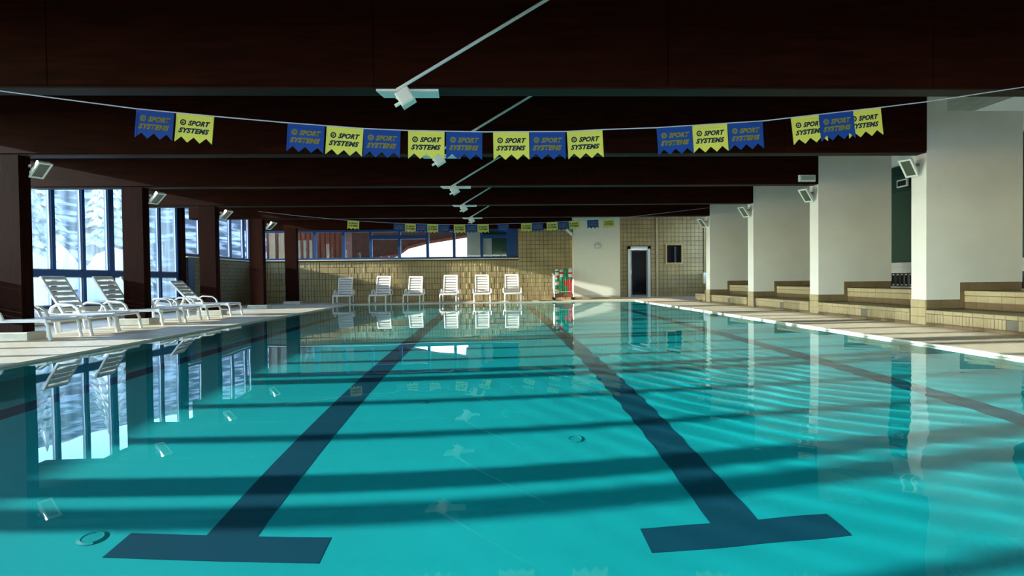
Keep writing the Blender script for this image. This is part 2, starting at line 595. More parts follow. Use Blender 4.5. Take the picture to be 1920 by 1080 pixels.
root = tag(empty('window_%d' % wn_i, (XWL, YB + 0.1, 1.655)), 'long blue framed window strip in the back wall', 'window', kind='structure')
mx = [-8.95, -7.86, -6.79, -5.70, -4.66, -3.56, -2.47, -1.44, -0.37, 0.71, 0.98]
mull_me = MB().box(-0.055, 0.055, -0.05, 0.06, 0, 1.15).mesh('mullion', BLUE)
for x in mx[:-2]:
    link('mullion', mull_me, root, (x - XWL, 0, 0))
MB().box(0.60 - XWL, 1.02 - XWL, -0.05, 0.06, 0, 1.15).build('mullion', BLUE, root)
for z0, z1 in ((0.0, 0.075), (1.06, 1.15)):
    MB().box(-0.1, 1.02 - XWL, -0.045, 0.05, z0, z1).build('rail', BLUE, root)
for a, b in ((-4.66, -3.56), (-3.56, -2.47), (-0.37, 0.66)):
    MB().box(a + 0.05 - XWL, b - 0.05 - XWL, -0.055, 0.055, 0.78, 0.93).build('rail', BLUE, root)
ends = [XWL] + mx
for a, b in zip(ends[:-1], ends[1:]):
    MB().box(a + 0.03 - XWL, b - 0.03 - XWL, -0.004, 0.004, 0.07, 1.07).build('pane', PANE, root)
MB().box(-0.95 - XWL, -0.42 - XWL, 0.02, 0.035, 0.08, 1.06).build('blind', GREYBLIND, root)
MB().box(-0.32 - XWL, 0.02 - XWL, 0.02, 0.035, 0.06, 0.80).build('blind', GREYBLIND, root)
MB().box(0.02 - XWL, 0.62 - XWL, 0.02, 0.035, 0.06, 0.80).build('dark_pane', GREENGLASS, root)
MB().box(-0.32 - XWL, 0.62 - XWL, 0.02, 0.035, 0.92, 1.08).build('dark_pane', GREENGLASS, root)
wn_i += 1

# dark clutter lying on the far sill
o = MB().box(-0.35, 0.35, -0.06, 0.06, 0, 0.035).box(0.2, 0.42, -0.05, 0.05, 0, 0.07).build('folded_blind', BLACK, None, loc=(0.62, YB - 0.0, 1.655))
tag(o, 'small dark folded blind lying on the back window sill', 'blind')

# white painted box-out with the clock
pn = MB().box(3.17, 4.98, 20.5, YD + 0.1, 0.16, CZ)
pan = tag(pn.build('wall_boxout', PANELW), 'white painted wall block carrying the round clock', 'wall', kind='structure')
for z0, z1, d in ((DZ, 0.095, 0.0), (0.10, 0.16, 0.012)):
    for k in range(6):
        a = 3.17 + k * 1.81 / 6
        MB().cbox(a + 0.003, a + 1.81 / 6 - 0.003, 20.5 - d, 20.6, z0, z1, 0.004, 'y-').build('skirting_tile', TILE if d == 0 else COPING, pan)

# door wall
dw = MB()
dw.box(4.98, 5.75, YD + 0.03, YD + 0.25, DZ, CZ)
dw.box(6.55, XWR + 0.3, YD + 0.03, YD + 0.25, DZ, 1.44)
dw.box(6.55, 7.30, YD + 0.03, YD + 0.25, 1.44, 2.17)
dw.box(7.94, XWR + 0.3, YD + 0.03, YD + 0.25, 1.44, 2.17)
dw.box(6.55, XWR + 0.3, YD + 0.03, YD + 0.25, 2.17, CZ)
dw.box(5.75, 6.55, YD + 0.03, YD + 0.25, 2.08, CZ)
wall_door = tag(dw.build('wall_back_right', GROUT), 'beige tiled wall around the dark doorway', 'wall', kind='structure')
tf = MB()
x = 4.98
while x < XWR:
    z = DZ + 0.005
    while z < 3.3:
        x1, z1 = min(x + 0.16, XWR), z + 0.172
        cx, cz = (x + x1) / 2, (z + z1) / 2
        if not (5.70 < cx < 6.60 and cz < 2.12) and not (7.27 < cx < 7.97 and 1.40 < cz < 2.21):
            tf.cbox(x, x1, YD - rz.uniform(0, 0.003), YD + 0.035, z, z1 - 0.006, 0.005, 'y-')
        z += 0.178
    x += 0.168
tag(tf.build('tile_field', WALLTILE, wall_door), kind='stuff')
B('corner_bead', TILE, wall_door, 6.86, 6.93, YD - 0.03, YD + 0.03, DZ, 3.3)

door = tag(empty('door_1', (6.14, YD, DZ)), 'dark glazed door in a white metal frame', 'door', kind='structure')
f = MB()
f.box(-0.47, -0.36, -0.05, 0.12, 0, 2.10).box(0.36, 0.47, -0.05, 0.12, 0, 2.10).box(-0.47, 0.47, -0.05, 0.12, 2.00, 2.10)
f.build('door_frame', ALU, door)
MB().box(-0.36, -0.29, 0.02, 0.07, 0.0, 1.98).box(0.31, 0.36, 0.02, 0.07, 0, 1.98).box(-0.29, 0.31, 0.02, 0.07, 1.92, 1.98).box(-0.29, 0.31, 0.02, 0.07, 0, 0.09).build('door_stile', mat('grey_door_metal', (0.20, 0.21, 0.2), 0.4), door)
MB().box(-0.29, 0.31, 0.035, 0.055, 0.09, 1.92).build('door_glass', DARKGLASS, door)
MB().box(-0.345, -0.325, -0.03, 0.02, 0.95, 1.12).build('door_handle', ALU, door)
MB().box(0.0, 0.30, -0.02, 0.02, 1.94, 1.99).build('door_closer', ALU, door)
win = tag(empty('window_%d' % wn_i, (7.62, YD, 1.38)), 'small square window in a pine frame on the tiled wall', 'window', kind='structure')
f = MB()
f.box(-0.37, -0.31, -0.03, 0.1, 0, 0.86).box(0.31, 0.37, -0.03, 0.1, 0, 0.86).box(-0.31, 0.31, -0.03, 0.1, 0, 0.06).box(-0.31, 0.31, -0.03, 0.1, 0.80, 0.86)
f.build('window_frame', PINE, win)
MB().box(-0.31, 0.31, 0.05, 0.06, 0.06, 0.80).build('pane', DARKGLASS, win)
MB().box(0.03, 0.10, 0.03, 0.05, 0.06, 0.72).build('curtain', mat('dusky_curtain', (0.05, 0.055, 0.06), 0.8), win)
wn_i += 1
eb = tag(empty('electrical_box', (8.95, YD, 0.55)), 'white electrical box with a conduit on the tiled wall', 'box')
MB().cbox(-0.13, 0.13, -0.12, 0.0, 0, 0.45, 0.01, 'y-').build('housing', LAMPW, eb)
MB().tube([(-0.05, -0.03, 0.45), (-0.05, -0.03, 2.6)], 0.02).tube([(0.05, -0.03, 0.45), (0.05, -0.03, 2.6)], 0.02).build('conduit', PINE, eb)
MB().box(-0.04, 0.06, -0.09, 0.0, -0.45, -0.28).tube([(0.01, -0.03, -0.28), (0.01, -0.03, 0.0)], 0.015).build('socket', LAMPW, eb)

# ------------------------------------------------------------------ right wall
rw = MB()
rw.box(XWR, XWR + 0.25, YN, YD, DZ, 1.0)
rw.box(XWR, XWR + 0.25, YN, YD, 3.3, CZ)
for i in range(-4, 5):
    yy = 8.2 + S * i
    rw.box(XWR, XWR + 0.25, yy - 0.78, yy + 0.22, 1.0, 3.3)
wall_right = tag(rw.build('wall_right', PLASTER), 'white outer wall behind the raised side aisle', 'wall', kind='structure')
sill_me = MB().box(-0.12, 0.2, 0, S - 1.0, 0, 0.10).mesh('sill', PLASTER)
for i in range(-4, 4):
    ya = 8.2 + S * i + 0.22
    r = tag(empty('window_%d' % wn_i, (XWR, ya, 1.0)), 'dark green glazed aisle window between the white wall fins', 'window', 'aisle windows behind the fins', 'structure')
    wn_i += 1
    link('sill', sill_me, r)
    MB().box(0.1, 0.115, 0, S - 1.0, 0.1, 2.3).build('pane', GREENGLASS, r)
    MB().box(0.06, 0.12, 0.0, 0.05, 0.1, 2.3).box(0.06, 0.12, S - 1.05, S - 1.0, 0.1, 2.3).box(0.06, 0.12, 0.05, S - 1.05, 1.72, 1.76).build('window_frame', mat('dark_green_frame', (0.02, 0.06, 0.045), 0.5), r)

# unseen wall behind the viewer; its glazing is added to light the fin faces
fwm = MB()
fwm.box(XWL - 0.3, XWR + 0.3, YN - 0.25, YN, DZ, 0.5)
fwm.box(XWL - 0.3, XWR + 0.3, YN - 0.25, YN, 3.3, CZ)
wall_front = tag(fwm.build('wall_front', PLASTER), 'white wall framing the added windows behind the viewer', 'wall', kind='structure')
r = tag(empty('window_%d' % wn_i, (0, YN, 0.5)), 'unseen blue framed windows added behind the viewer for light', 'window', kind='structure')
wn_i += 1
for k in range(12):
    x = XWL + 0.06 + k * (XWR - XWL - 0.12) / 11
    MB().box(x - 0.05, x + 0.05, -0.15, -0.05, 0, 2.8).build('mullion', BLUE, r)
    if k < 11:
        MB().box(x + 0.05, x + (XWR - XWL - 0.12) / 11 - 0.05, -0.104, -0.096, 0, 2.8).build('pane', PANE, r)

# ------------------------------------------------------------------ columns
PL = {-3: 'a', -2: 'b', -1: 'c', 0: 'd'}
col_labels = {0: 'dark brown timber column nearest the camera, beside the tall windows',
              1: 'second dark brown timber column from the camera, between lounger groups',
              2: 'third dark brown timber column from the camera, past the raised lounger back',
              3: 'fourth dark brown timber column from the camera, before the olive wall',
              4: 'farthest dark brown timber column, in front of the beige back wall'}
shaft = MB()
shaft.box(-0.4, 0.0, 0.11, 0.32, 0.135 - DZ, BZ - DZ)
shaft_me = shaft.mesh('shaft', WOODV)
strip_me = MB().box(-0.002, 0.010, 0.19, 0.24, 0.135 - DZ, BZ - DZ).mesh('edge_batten', WOODV)
pl_me = MB().cbox(-0.46, 0.12, 0.04, 0.38, 0, 0.112, 0.012, 'z+').mesh('plinth', CONCRETE)
for i in range(-3, 5):
    c = empty('timber_column', (-6.95, 8.05 + S * i, DZ))
    tag(c, col_labels.get(i, 'dark brown timber column standing beside the viewer'), 'column', 'timber columns along the lounger deck')
    link('shaft', shaft_me, c)
    link('edge_batten', strip_me, c)
    link('plinth', pl_me, c)

# ------------------------------------------------------------------ beams
beam_labels = {0: 'dark brown roof beam straight overhead of the viewer', 1: 'dark brown roof beam hanging over the near end of the pool',
               2: 'deep dark brown roof beam across the top of the view', 3: 'second dark brown roof beam, behind the near pennants',
               4: 'third dark brown roof beam, bearing the white emergency light', 5: 'fourth dark brown roof beam from the viewer',
               6: 'farthest dark brown roof beam, behind the small far pennants'}
body_me = MB().box(XWL, XF, 0, 0.2, 0.012, CZ - BZ).mesh('beam_body', WOOD)
und_me = MB().box(XWL, XF, -0.004, 0.204, 0, 0.012).mesh('underside_board', WOODTRIM)
pans = [MB().box(a + 0.004, b - 0.004, -0.014, 0, 0.03, CZ - BZ).mesh('fascia_panel', WOOD) for a, b in ((XWL, -4.3), (-4.3, -1.15), (-1.15, 1.82), (1.82, 4.6), (4.6, XF))]
for n, yy in enumerate(BY):
    b = empty('roof_beam', (0, yy, BZ))
    tag(b, beam_labels[n], 'beam', 'roof beams across the hall')
    link('beam_body', body_me, b)
    link('underside_board', und_me, b)
    for p in pans:
        link('fascia_panel', p, b)

# ------------------------------------------------------------------ wall fins on the right, ledge and benches
fin_labels = {0: 'nearest white plaster wall fin, at the right edge of the view', 1: 'second white plaster wall fin from the viewer, beside the green window',
              2: 'third white plaster wall fin from the viewer', 3: 'farthest white plaster wall fin, beside the tiled back wall',
              -1: 'white plaster wall fin just outside the right edge of the view'}
fp = MB().prism([(XF, 0.43), (7.44, 0.43), (7.44, 0.70), (8.47, 0.70), (8.47, 3.41), (7.22, 3.41), (7.22, CZ), (XF, CZ)], 0, 0.30, 'y')
fin_me = fp.mesh('plaster_wall', PLASTER)
base_me = MB().prism([(XF + 0.005, DZ), (8.46, DZ), (8.46, 0.70), (7.45, 0.70), (7.45, 0.43), (XF + 0.005, 0.43)], 0.006, 0.294, 'y').mesh('base_core', GROUT)
sk_me = [MB().cbox(a, b, 0.0, 0.02, z0, z1, 0.003, 'y-').mesh('skirting_tile', TILED)
         for a, b, z0, z1 in ((XF + 0.01, 7.15, 0.29, 0.43), (7.155, 7.435, 0.29, 0.43), (7.44, 7.55, 0.29, 0.55), (7.44, 7.60, 0.555, 0.70), (7.605, 7.88, 0.57, 0.70), (7.885, 8.16, 0.57, 0.70), (8.165, 8.46, 0.57, 0.70))]
pt_me = [MB().cbox(XF - 0.012, XF + 0.01, a, b, z0, z1, 0.003, 'x-').mesh('pier_tile', TILE)
         for a, b in ((0.0, 0.148), (0.152, 0.30)) for z0, z1 in ((0.035, 0.16), (0.164, 0.30), (0.304, 0.43))]
for i in range(-2, 4):
    yy = 8.2 + S * i
    fo = empty('wall_fin', (0, yy, 0))
    tag(fo, fin_labels.get(i, 'white plaster wall fin beside the viewer'), 'wall fin', 'white wall fins along the aisle')
    link('plaster_wall', fin_me, fo)
    link('base_core', base_me, fo)
    for mm in sk_me:
        link('skirting_tile', mm, fo)
    for mm in pt_me:
        link('pier_tile', mm, fo)

LE = 17.7
ledge = tag(empty('tiled_ledge', (XF, 0, DZ)), 'long low beige tiled ledge along the foot of the wall fins', 'ledge')
MB().box(0.004, XWR - XF, YN, LE, 0, 0.245).build('ledge_core', GROUT, ledge)
step = MB().box(0.0, 0.64, 0, 0.30, 0, 0).v
t_main = MB()
t_main.cbox(-0.012, 0.01, 0.003, 0.162, 0.052, 0.186, 0.004, 'x-')
t_main_me = t_main.mesh('riser_tile', TILE)
t_rib = MB()
for q in range(3):
    t_rib.cbox(-0.013, 0.01, 0.004 + q * 0.054, 0.052 + q * 0.054, 0.052, 0.186, 0.004, 'x-')
t_rib_me = t_rib.mesh('riser_tile', TILE)
t_vent_me = MB().cbox(-0.004, 0.01, 0.003, 0.162, 0.052, 0.186, 0.004, 'x-').mesh('vent_tile', TILEG)
t_low_me = MB().cbox(-0.006, 0.01, 0.003, 0.162, 0.002, 0.048, 0.003, 'x-').mesh('kerb_tile', TILED)
t_nose_me = MB().cbox(-0.018, 0.05, 0.003, 0.162, 0.19, 0.25, 0.006, 'x-').mesh('nosing_tile', TILE)
k = 0
yy = 5.72
while yy < LE - 0.1:
    ph = (yy - 8.2) % S
    if 0.29 < ph < S - 0.15:
        if abs(ph - 1.35) < 0.085:
            link('vent_tile', t_vent_me, ledge, (0, yy, 0))
        else:
            link('riser_tile', t_rib_me if (k % 3) else t_main_me, ledge, (0, yy, 0))
        link('nosing_tile', t_nose_me, ledge, (0, yy, 0))
        link('kerb_tile', t_low_me, ledge, (0, yy, 0))
    yy += 0.165
    k += 1
MB().box(0.05, XWR - XF, YN, LE, 0.245, 0.25).build('ledge_top', brick_mat('ledge_tile', (0.40, 0.33, 0.21), (0.36, 0.30, 0.19), (0.2, 0.16, 0.1), 0.16, 0.16, 'YX', 0.5, 0.4, 0.0, 0.03), ledge)

bt_hi = MB().cbox(-0.012, 0.01, 0.003, 0.207, 0.215, 0.285, 0.004, 'x-').mesh('nosing_tile', TILE)
bt_mid = MB().cbox(-0.008, 0.01, 0.003, 0.207, 0.11, 0.205, 0.004, 'x-').mesh('riser_tile', TILE)
bt_low = MB().cbox(-0.004, 0.01, 0.003, 0.207, 0.002, 0.095, 0.004, 'x-').mesh('riser_tile', TILED)
bench_core = MB().box(0.004, 0.95, 0.0, S - 0.30, 0, 0.28).mesh('bench_core', TILED)
bl = {-2: 'beige tiled bench in the bay beside the viewer', -1: 'beige tiled bench at the right edge, before the nearest fin', 0: 'beige tiled bench between the nearest and second fins',
      1: 'beige tiled bench between the second and third fins', 2: 'beige tiled bench between the third and farthest fins'}
for i in range(-2, 3):
    ya = 8.2 + S * i + 0.30
    b = tag(empty('tiled_bench', (7.52, ya, 0.28)), bl[i], 'bench', 'tiled benches between the fins')
    link('bench_core', bench_core, b)
    for q in range(12):
        for mm, nm in ((bt_hi, 'nosing_tile'), (bt_mid, 'riser_tile'), (bt_low, 'riser_tile')):
            link(nm, mm, b, (0, q * 0.2075, 0))
# radiators below the aisle windows
rad_rib = MB().cbox(-0.07, 0.0, 0.0, 0.07, 0, 0.30, 0.02, 'x-').mesh('radiator_fin', mat('dark_radiator', (0.03, 0.035, 0.035), 0.4))
for i in (0, 1, 2):
    ya = 8.2 + S * i + 0.33
    rr = tag(empty('radiator', (XWR, ya, 0.57)), 'dark ribbed radiator under the %s green aisle window' % ('nearest', 'second', 'third')[i], 'radiator', 'aisle radiators')
    MB().box(-0.05, -0.02, 0, 1.5, 0.02, 0.05).box(-0.05, -0.02, 0, 1.5, 0.25, 0.28).build('radiator_bar', LAMPW, rr)
    for q in range(12):
        link('radiator_fin', rad_rib, rr, (0, 0.02 + q * 0.125, 0))

# ------------------------------------------------------------------ lamps under the beams
plate_me = MB().prism([(-0.31, 0.0), (0.31, 0.0), (0.30, 0.2), (-0.27, 0.2)], -0.022, 0.0, 'z').mesh('mounting_plate', LAMPW)
cd_me = MB().tube([(-0.10, -0.03, -0.02), (1.90, -0.03, CZ - BZ - 0.02)], 0.017, 8).mesh('conduit', LAMPW, True)
box_m = MB()
box_m.cbox(-0.075, 0.075, -0.09, 0.04, -0.075, 0.075, 0.012, 'y-')
box_me = box_m.mesh('lamp_housing', LAMPW)
br_me = MB().box(-0.012, 0.012, -0.02, 0.02, -0.10, 0.02).box(-0.05, 0.05, -0.012, 0.012, -0.11, -0.095).mesh('bracket', ALU)
kn_me = MB().lathe([(0.018, -0.04), (0.018, 0.02), (0.01, 0.03)], 0, 0, 10).mesh('knob', LAMPW)
lg_me = MB().box(-0.055, 0.055, -0.094, -0.088, -0.055, 0.055).mesh('lamp_lens', LAMPW)
bll = ['lamp on the roof beam beside the viewer', 'lamp on the roof beam overhead', 'white lamp with diagonal conduit on the nearest visible beam', 'white lamp with diagonal conduit behind the near pennants',
       'white lamp with diagonal conduit on the third beam', 'white lamp with diagonal conduit on the fourth beam', 'smallest white lamp, on the farthest beam']
for n, yy in enumerate(BY[1:], 1):
    x0 = (-0.86, -0.84, -0.82, -0.76, -0.71, -0.67, -0.57)[n]
    l = tag(empty('beam_lamp', (x0, yy, BZ)), bll[n], 'lamp', 'white lamps under the roof beams')
    link('mounting_plate', plate_me, l)
    link('conduit', cd_me, l)
    link('bracket', br_me, l, (-0.03, 0.02, -0.01), (0, math.radians(25), 0))
    hb = link('lamp_housing', box_me, l, (-0.02, 0.03, -0.085), (0, math.radians(-32), 0))
    link('lamp_lens', lg_me, hb)
    link('knob', kn_me, l, (-0.09, 0.0, -0.15), (0, math.radians(60), 0))

# ------------------------------------------------------------------ floodlights
fh = MB()
fh.prism([(0.0, -0.14), (0.055, -0.17), (0.055, 0.17), (0.0, 0.14)], -0.08, 0.08, 'y')
fh_me = fh.mesh('housing', LAMPW)
rim = MB()
rim.box(0.055, 0.075, -0.09, 0.09, 0.15, 0.178).box(0.055, 0.075, -0.09, 0.09, -0.178, -0.15).box(0.055, 0.075, -0.09, -0.066, -0.15, 0.15).box(0.055, 0.075, 0.066, 0.09, -0.15, 0.15)
rim_me = rim.mesh('rim', LAMPW)
fg_me = MB().box(0.056, 0.062, -0.066, 0.066, -0.15, 0.15).mesh('front_glass', LAMPGLASS)
yk_me = MB().box(-0.05, 0.02, -0.115, -0.105, -0.02, 0.02).box(-0.05, 0.02, 0.105, 0.115, -0.02, 0.02).box(-0.055, -0.045, -0.115, 0.115, -0.02, 0.02).mesh('yoke', LAMPMETAL)
gl_me = MB().lathe([(0.015, -0.235), (0.022, -0.20), (0.022, -0.15)], -0.02, 0, 10).mesh('cable_gland', LAMPMETAL)
arm_me = MB().box(-0.14, -0.05, -0.02, 0.02, -0.012, 0.012).mesh('arm', LAMPMETAL)


def flood(loc, rz, tilt, label, group, s=1.0):
    r = tag(empty('floodlight', loc, rz), label, 'floodlight', group)
    h = empty('head')
    h.parent = r
    h.rotation_euler = (0, tilt, 0)
    h.scale = (s, s, s)
    for nm, me in (('housing', fh_me), ('rim', rim_me), ('front_glass', fg_me), ('cable_gland', gl_me)):
        link(nm, me, h)
    link('yoke', yk_me, r)
    link('arm', arm_me, r)
    return r


ords = ['nearest', 'second', 'third', 'fourth']
for i in range(4):
    flood((-6.75, 8.29 + S * i, 2.60), math.radians(-28), math.radians(58), 'white floodlight on the %s brown column from the camera' % ords[i], 'floodlights on the brown columns')
    flood((6.72, 8.33 + S * i, 2.58), math.radians(180 + 28), math.radians(46), 'white floodlight on the %s white wall fin from the camera' % ords[i], 'floodlights on the wall fins')
flood((3.03, 20.55, 2.66), math.radians(180), math.radians(48), 'white floodlight on the wall block beside the clock', 'floodlights on the wall fins')

# emergency light on the third beam
e = tag(empty('emergency_light', (6.62, 10.99, 2.80)), 'white rectangular emergency light at the right end of a beam', 'light')
MB().cbox(-0.175, 0.175, -0.07, -0.014, 0, 0.14, 0.015, 'y-').build('casing', LAMPW, e)
MB().box(-0.14, 0.14, -0.075, -0.068, 0.03, 0.11).build('diffuser', mat('lamp_diffuser', (0.45, 0.5, 0.42), 0.3), e)
e = tag(empty('small_sign', (9.16, 11.42, 2.78)), 'small white sign against the green aisle window', 'sign')
MB().box(-0.01, 0.03, 0, 0.30, 0, 0.17).build('board', LAMPW, e)
MB().box(-0.014, -0.009, 0.03, 0.27, 0.03, 0.14).build('face', BLACK, e)

# ------------------------------------------------------------------ round clock
ck = tag(empty('wall_clock', (4.10, 20.5, 2.08)), 'small round wall clock on the white wall block', 'clock')
MB().lathe([(0.135, 0.0), (0.135, -0.035), (0.115, -0.04)], 0, 0, 28, 'y').build('case', mat('clock_rim', (0.5, 0.52, 0.48), 0.4), ck, True)
MB().lathe([(0.112, -0.041), (0.112, -0.043)], 0, 0, 28, 'y').build('dial', LAMPW, ck)
mk = MB()
for h in range(12):
    a = h * math.pi / 6
    c, s_ = math.cos(a), math.sin(a)
    mk.prism([(c * 0.075 - s_ * 0.012, s_ * 0.075 + c * 0.012), (c * 0.105 - s_ * 0.012, s_ * 0.105 + c * 0.012), (c * 0.105 + s_ * 0.012, s_ * 0.105 - c * 0.012), (c * 0.075 + s_ * 0.012, s_ * 0.075 - c * 0.012)], -0.046, -0.043, 'y')
mk.build('hour_marks', BLACK, ck)
for ln, an in ((0.06, 2.3), (0.085, 0.9)):
    c, s_ = math.cos(an), math.sin(an)
    MB().prism([(-s_ * 0.009, c * 0.009), (c * ln - s_ * 0.006, s_ * ln + c * 0.006), (c * ln + s_ * 0.006, s_ * ln - c * 0.006), (s_ * 0.009, -c * 0.009)], -0.05, -0.046, 'y').build('hand', BLACK, ck)

# ------------------------------------------------------------------ pennant lines
FW, FH = 0.345, 0.262


def text_mesh(body, width, height, m):
    cu = bpy.data.curves.new('print', 'FONT')
    cu.body = body
    cu.size = 1.0
    cu.shear = 0.35
    cu.offset = 0.055
    cu.align_x = 'CENTER'
    cu.space_character = 1.08
    cu.resolution_u = 3
    ob = bpy.data.objects.new('print', cu)
    COL.objects.link(ob)
    dg = bpy.context.evaluated_depsgraph_get()
    me = bpy.data.meshes.new_from_object(ob.evaluated_get(dg))
    bpy.data.objects.remove(ob)
    xs_ = [v.co.x for v in me.vertices]
    ys_ = [v.co.y for v in me.vertices]
    cx, cy = (min(xs_) + max(xs_)) / 2, (min(ys_) + max(ys_)) / 2
    sx, sy = width / (max(xs_) - min(xs_)), height / (max(ys_) - min(ys_))
    for v in me.vertices:
        v.co = ((v.co.x - cx) * sx, 0.0, (v.co.y - cy) * sy)
    me.materials.clear()
    me.materials.append(m)
    return me


def flag_mesh(m):
    poly = [(0, 0), (FW, 0), (FW, -FH), (FW * 5 / 6, -FH * 0.80), (FW * 4 / 6, -FH), (FW * 3 / 6, -FH * 0.80), (FW * 2 / 6, -FH), (FW / 6, -FH * 0.80), (0, -FH)]
    return MB().prism(poly, -0.0015, 0.0015, 'y').mesh('cloth', m)


def hem_mesh(m):
    return MB().box(0, FW, -0.006, 0.006, -0.03, 0.0).box(0, 0.012, -0.004, 0.004, -FH + 0.01, -0.03).box(FW - 0.012, FW, -0.004, 0.004, -FH + 0.01, -0.03).mesh('hem', m)


def emblem_mesh(m):
    b = MB()
    n = 20
    r1, r0 = 0.028, 0.016
    for k in range(n):
        a, c = 2 * math.pi * k / n, 2 * math.pi * (k + 1) / n
        b.prism([(r0 * math.cos(a), r0 * math.sin(a)), (r1 * math.cos(a), r1 * math.sin(a)), (r1 * math.cos(c), r1 * math.sin(c)), (r0 * math.cos(c), r0 * math.sin(c))], -0.0012, 0.0, 'y')
    b.prism([(-0.012, -0.004), (0.002, 0.012), (0.008, 0.008), (0.0, 0.0), (0.012, -0.002), (-0.004, -0.012)], -0.0012, 0.0, 'y')
    return b.mesh('emblem', m)


kit = {}
for key, fm, ink in (('Y', YELLOW, NAVYINK), ('B', FBLUE, YELLOWINK)):
    kit[key] = (flag_mesh(fm), hem_mesh(fm), text_mesh('SPORT', 0.205, 0.050, ink), text_mesh('SYSTEMS', 0.285, 0.050, ink), emblem_mesh(ink))


def pennants(pts, y, flags, where, gname, words):
    """pts: the cord's (x, z); flags: (x, colour)"""
    def zat(x):
        for (xa, za), (xb, zb) in zip(pts[:-1], pts[1:]):
            if xa <= x <= xb:
                return za + (zb - za) * (x - xa) / (xb - xa)
        return pts[-1][1]
    cord = MB().tube([(x, y, z) for x, z in pts], 0.0055, 6).build('bunting_rope', CORD, None, True)
    tag(cord, 'thin pale cord holding the %s pennants above the water' % where, 'cord')
    nB = nY = 0
    for k0, (x, c) in enumerate(flags):
        za, zb = zat(x) - 0.0055, zat(x + FW) - 0.0055
        an = math.atan2(zb - za, FW)
        f_ = empty('pennant_flag', (x, y + (0.006 if c == 'Y' else 0.0), za))
        f_.rotation_euler = (0, -an, 0)
        if c == 'B':
            nB += 1
            k_ = nB
        else:
            nY += 1
            k_ = nY
        tag(f_, '%s printed pennant, %s %s one from the left on the %s cord' % ('blue' if c == 'B' else 'yellow', words[k_ - 1], 'blue' if c == 'B' else 'yellow', where), 'pennant', gname)
        fl_, hm, t1, t2, em = kit[c]
        link('cloth', fl_, f_)
        link('hem', hm, f_)
        link('print', t1, f_, (FW * 0.62, -0.003, -0.078))
        link('print', t2, f_, (FW * 0.49, -0.003, -0.150))
        link('emblem', em, f_, (FW * 0.19, -0.002, -0.076))
    return cord


WORDS = ['first', 'second', 'third', 'fourth', 'fifth', 'sixth', 'seventh', 'eighth', 'ninth', 'tenth']
yk = 5.15
q = yk / 4.7
zz = lambda z: 0.84 + (z - 0.84) * q
pts = [(-6.95, zz(2.86)), (-4.13 * q, zz(2.48)), (-3.01 * q, zz(2.33)), (-2.35 * q, zz(2.265)), (-1.74 * q, zz(2.21)), (-1.09 * q, zz(2.16)), (-0.71 * q, zz(2.143)), (-0.05 * q, zz(2.13)), (0.68 * q, zz(2.133)),
       (1.02 * q, zz(2.15)), (1.48 * q, zz(2.165)), (2.45 * q, zz(2.225)), (2.71 * q, zz(2.255)), (3.52 * q, zz(2.345)), (3.94 * q, zz(2.395)), (4.86 * q, zz(2.53)), (6.9, zz(2.80))]
near = [(-3.01, 'B'), (-2.68, 'Y'), (-1.74, 'B'), (-1.41, 'Y'), (-1.09, 'B'), (-0.71, 'Y'), (-0.38, 'B'), (0.03, 'Y'), (0.35, 'B'), (0.68, 'Y'),
        (1.48, 'B'), (1.80, 'Y'), (2.12, 'B'), (2.70, 'Y'), (2.95, 'B'), (3.21, 'Y')]
FW, FH = 0.345, 0.262
pennants(pts, yk, [(x * q, c) for x, c in near], 'near', 'pennants on the near cord', WORDS)
yk = 16.3
q = yk / 15.9
pts = [(-6.96, zz(2.90)), (-5.63 * q, zz(2.76)), (-4.21 * q, zz(2.62)), (-2.87 * q, zz(2.53)), (-2.21 * q, zz(2.50)), (-1.11 * q, zz(2.47)), (0.07 * q, zz(2.475)), (0.9 * q, zz(2.49)), (1.66 * q, zz(2.51)),
       (2.31 * q, zz(2.545)), (2.9 * q, zz(2.575)), (3.64 * q, zz(2.60)), (6.72 * q, zz(2.93))]
far = [(-4.21, 'Y'), (-2.87, 'B'), (-2.54, 'Y'), (-2.22, 'B'), (-1.89, 'Y'), (-1.56, 'B'), (-1.10, 'Y'), (-0.74, 'B'), (-0.40, 'Y'), (0.20, 'B'),
       (0.90, 'Y'), (1.22, 'B'), (1.66, 'Y'), (1.99, 'B'), (2.31, 'Y'), (2.88, 'B'), (3.36, 'Y')]
pennants(pts, yk, [(x * q, c) for x, c in far], 'far', 'small pennants on the far cord', WORDS)

# ------------------------------------------------------------------ sun loungers
LW, SEAT = 0.29, 0.30        # half width, seat height


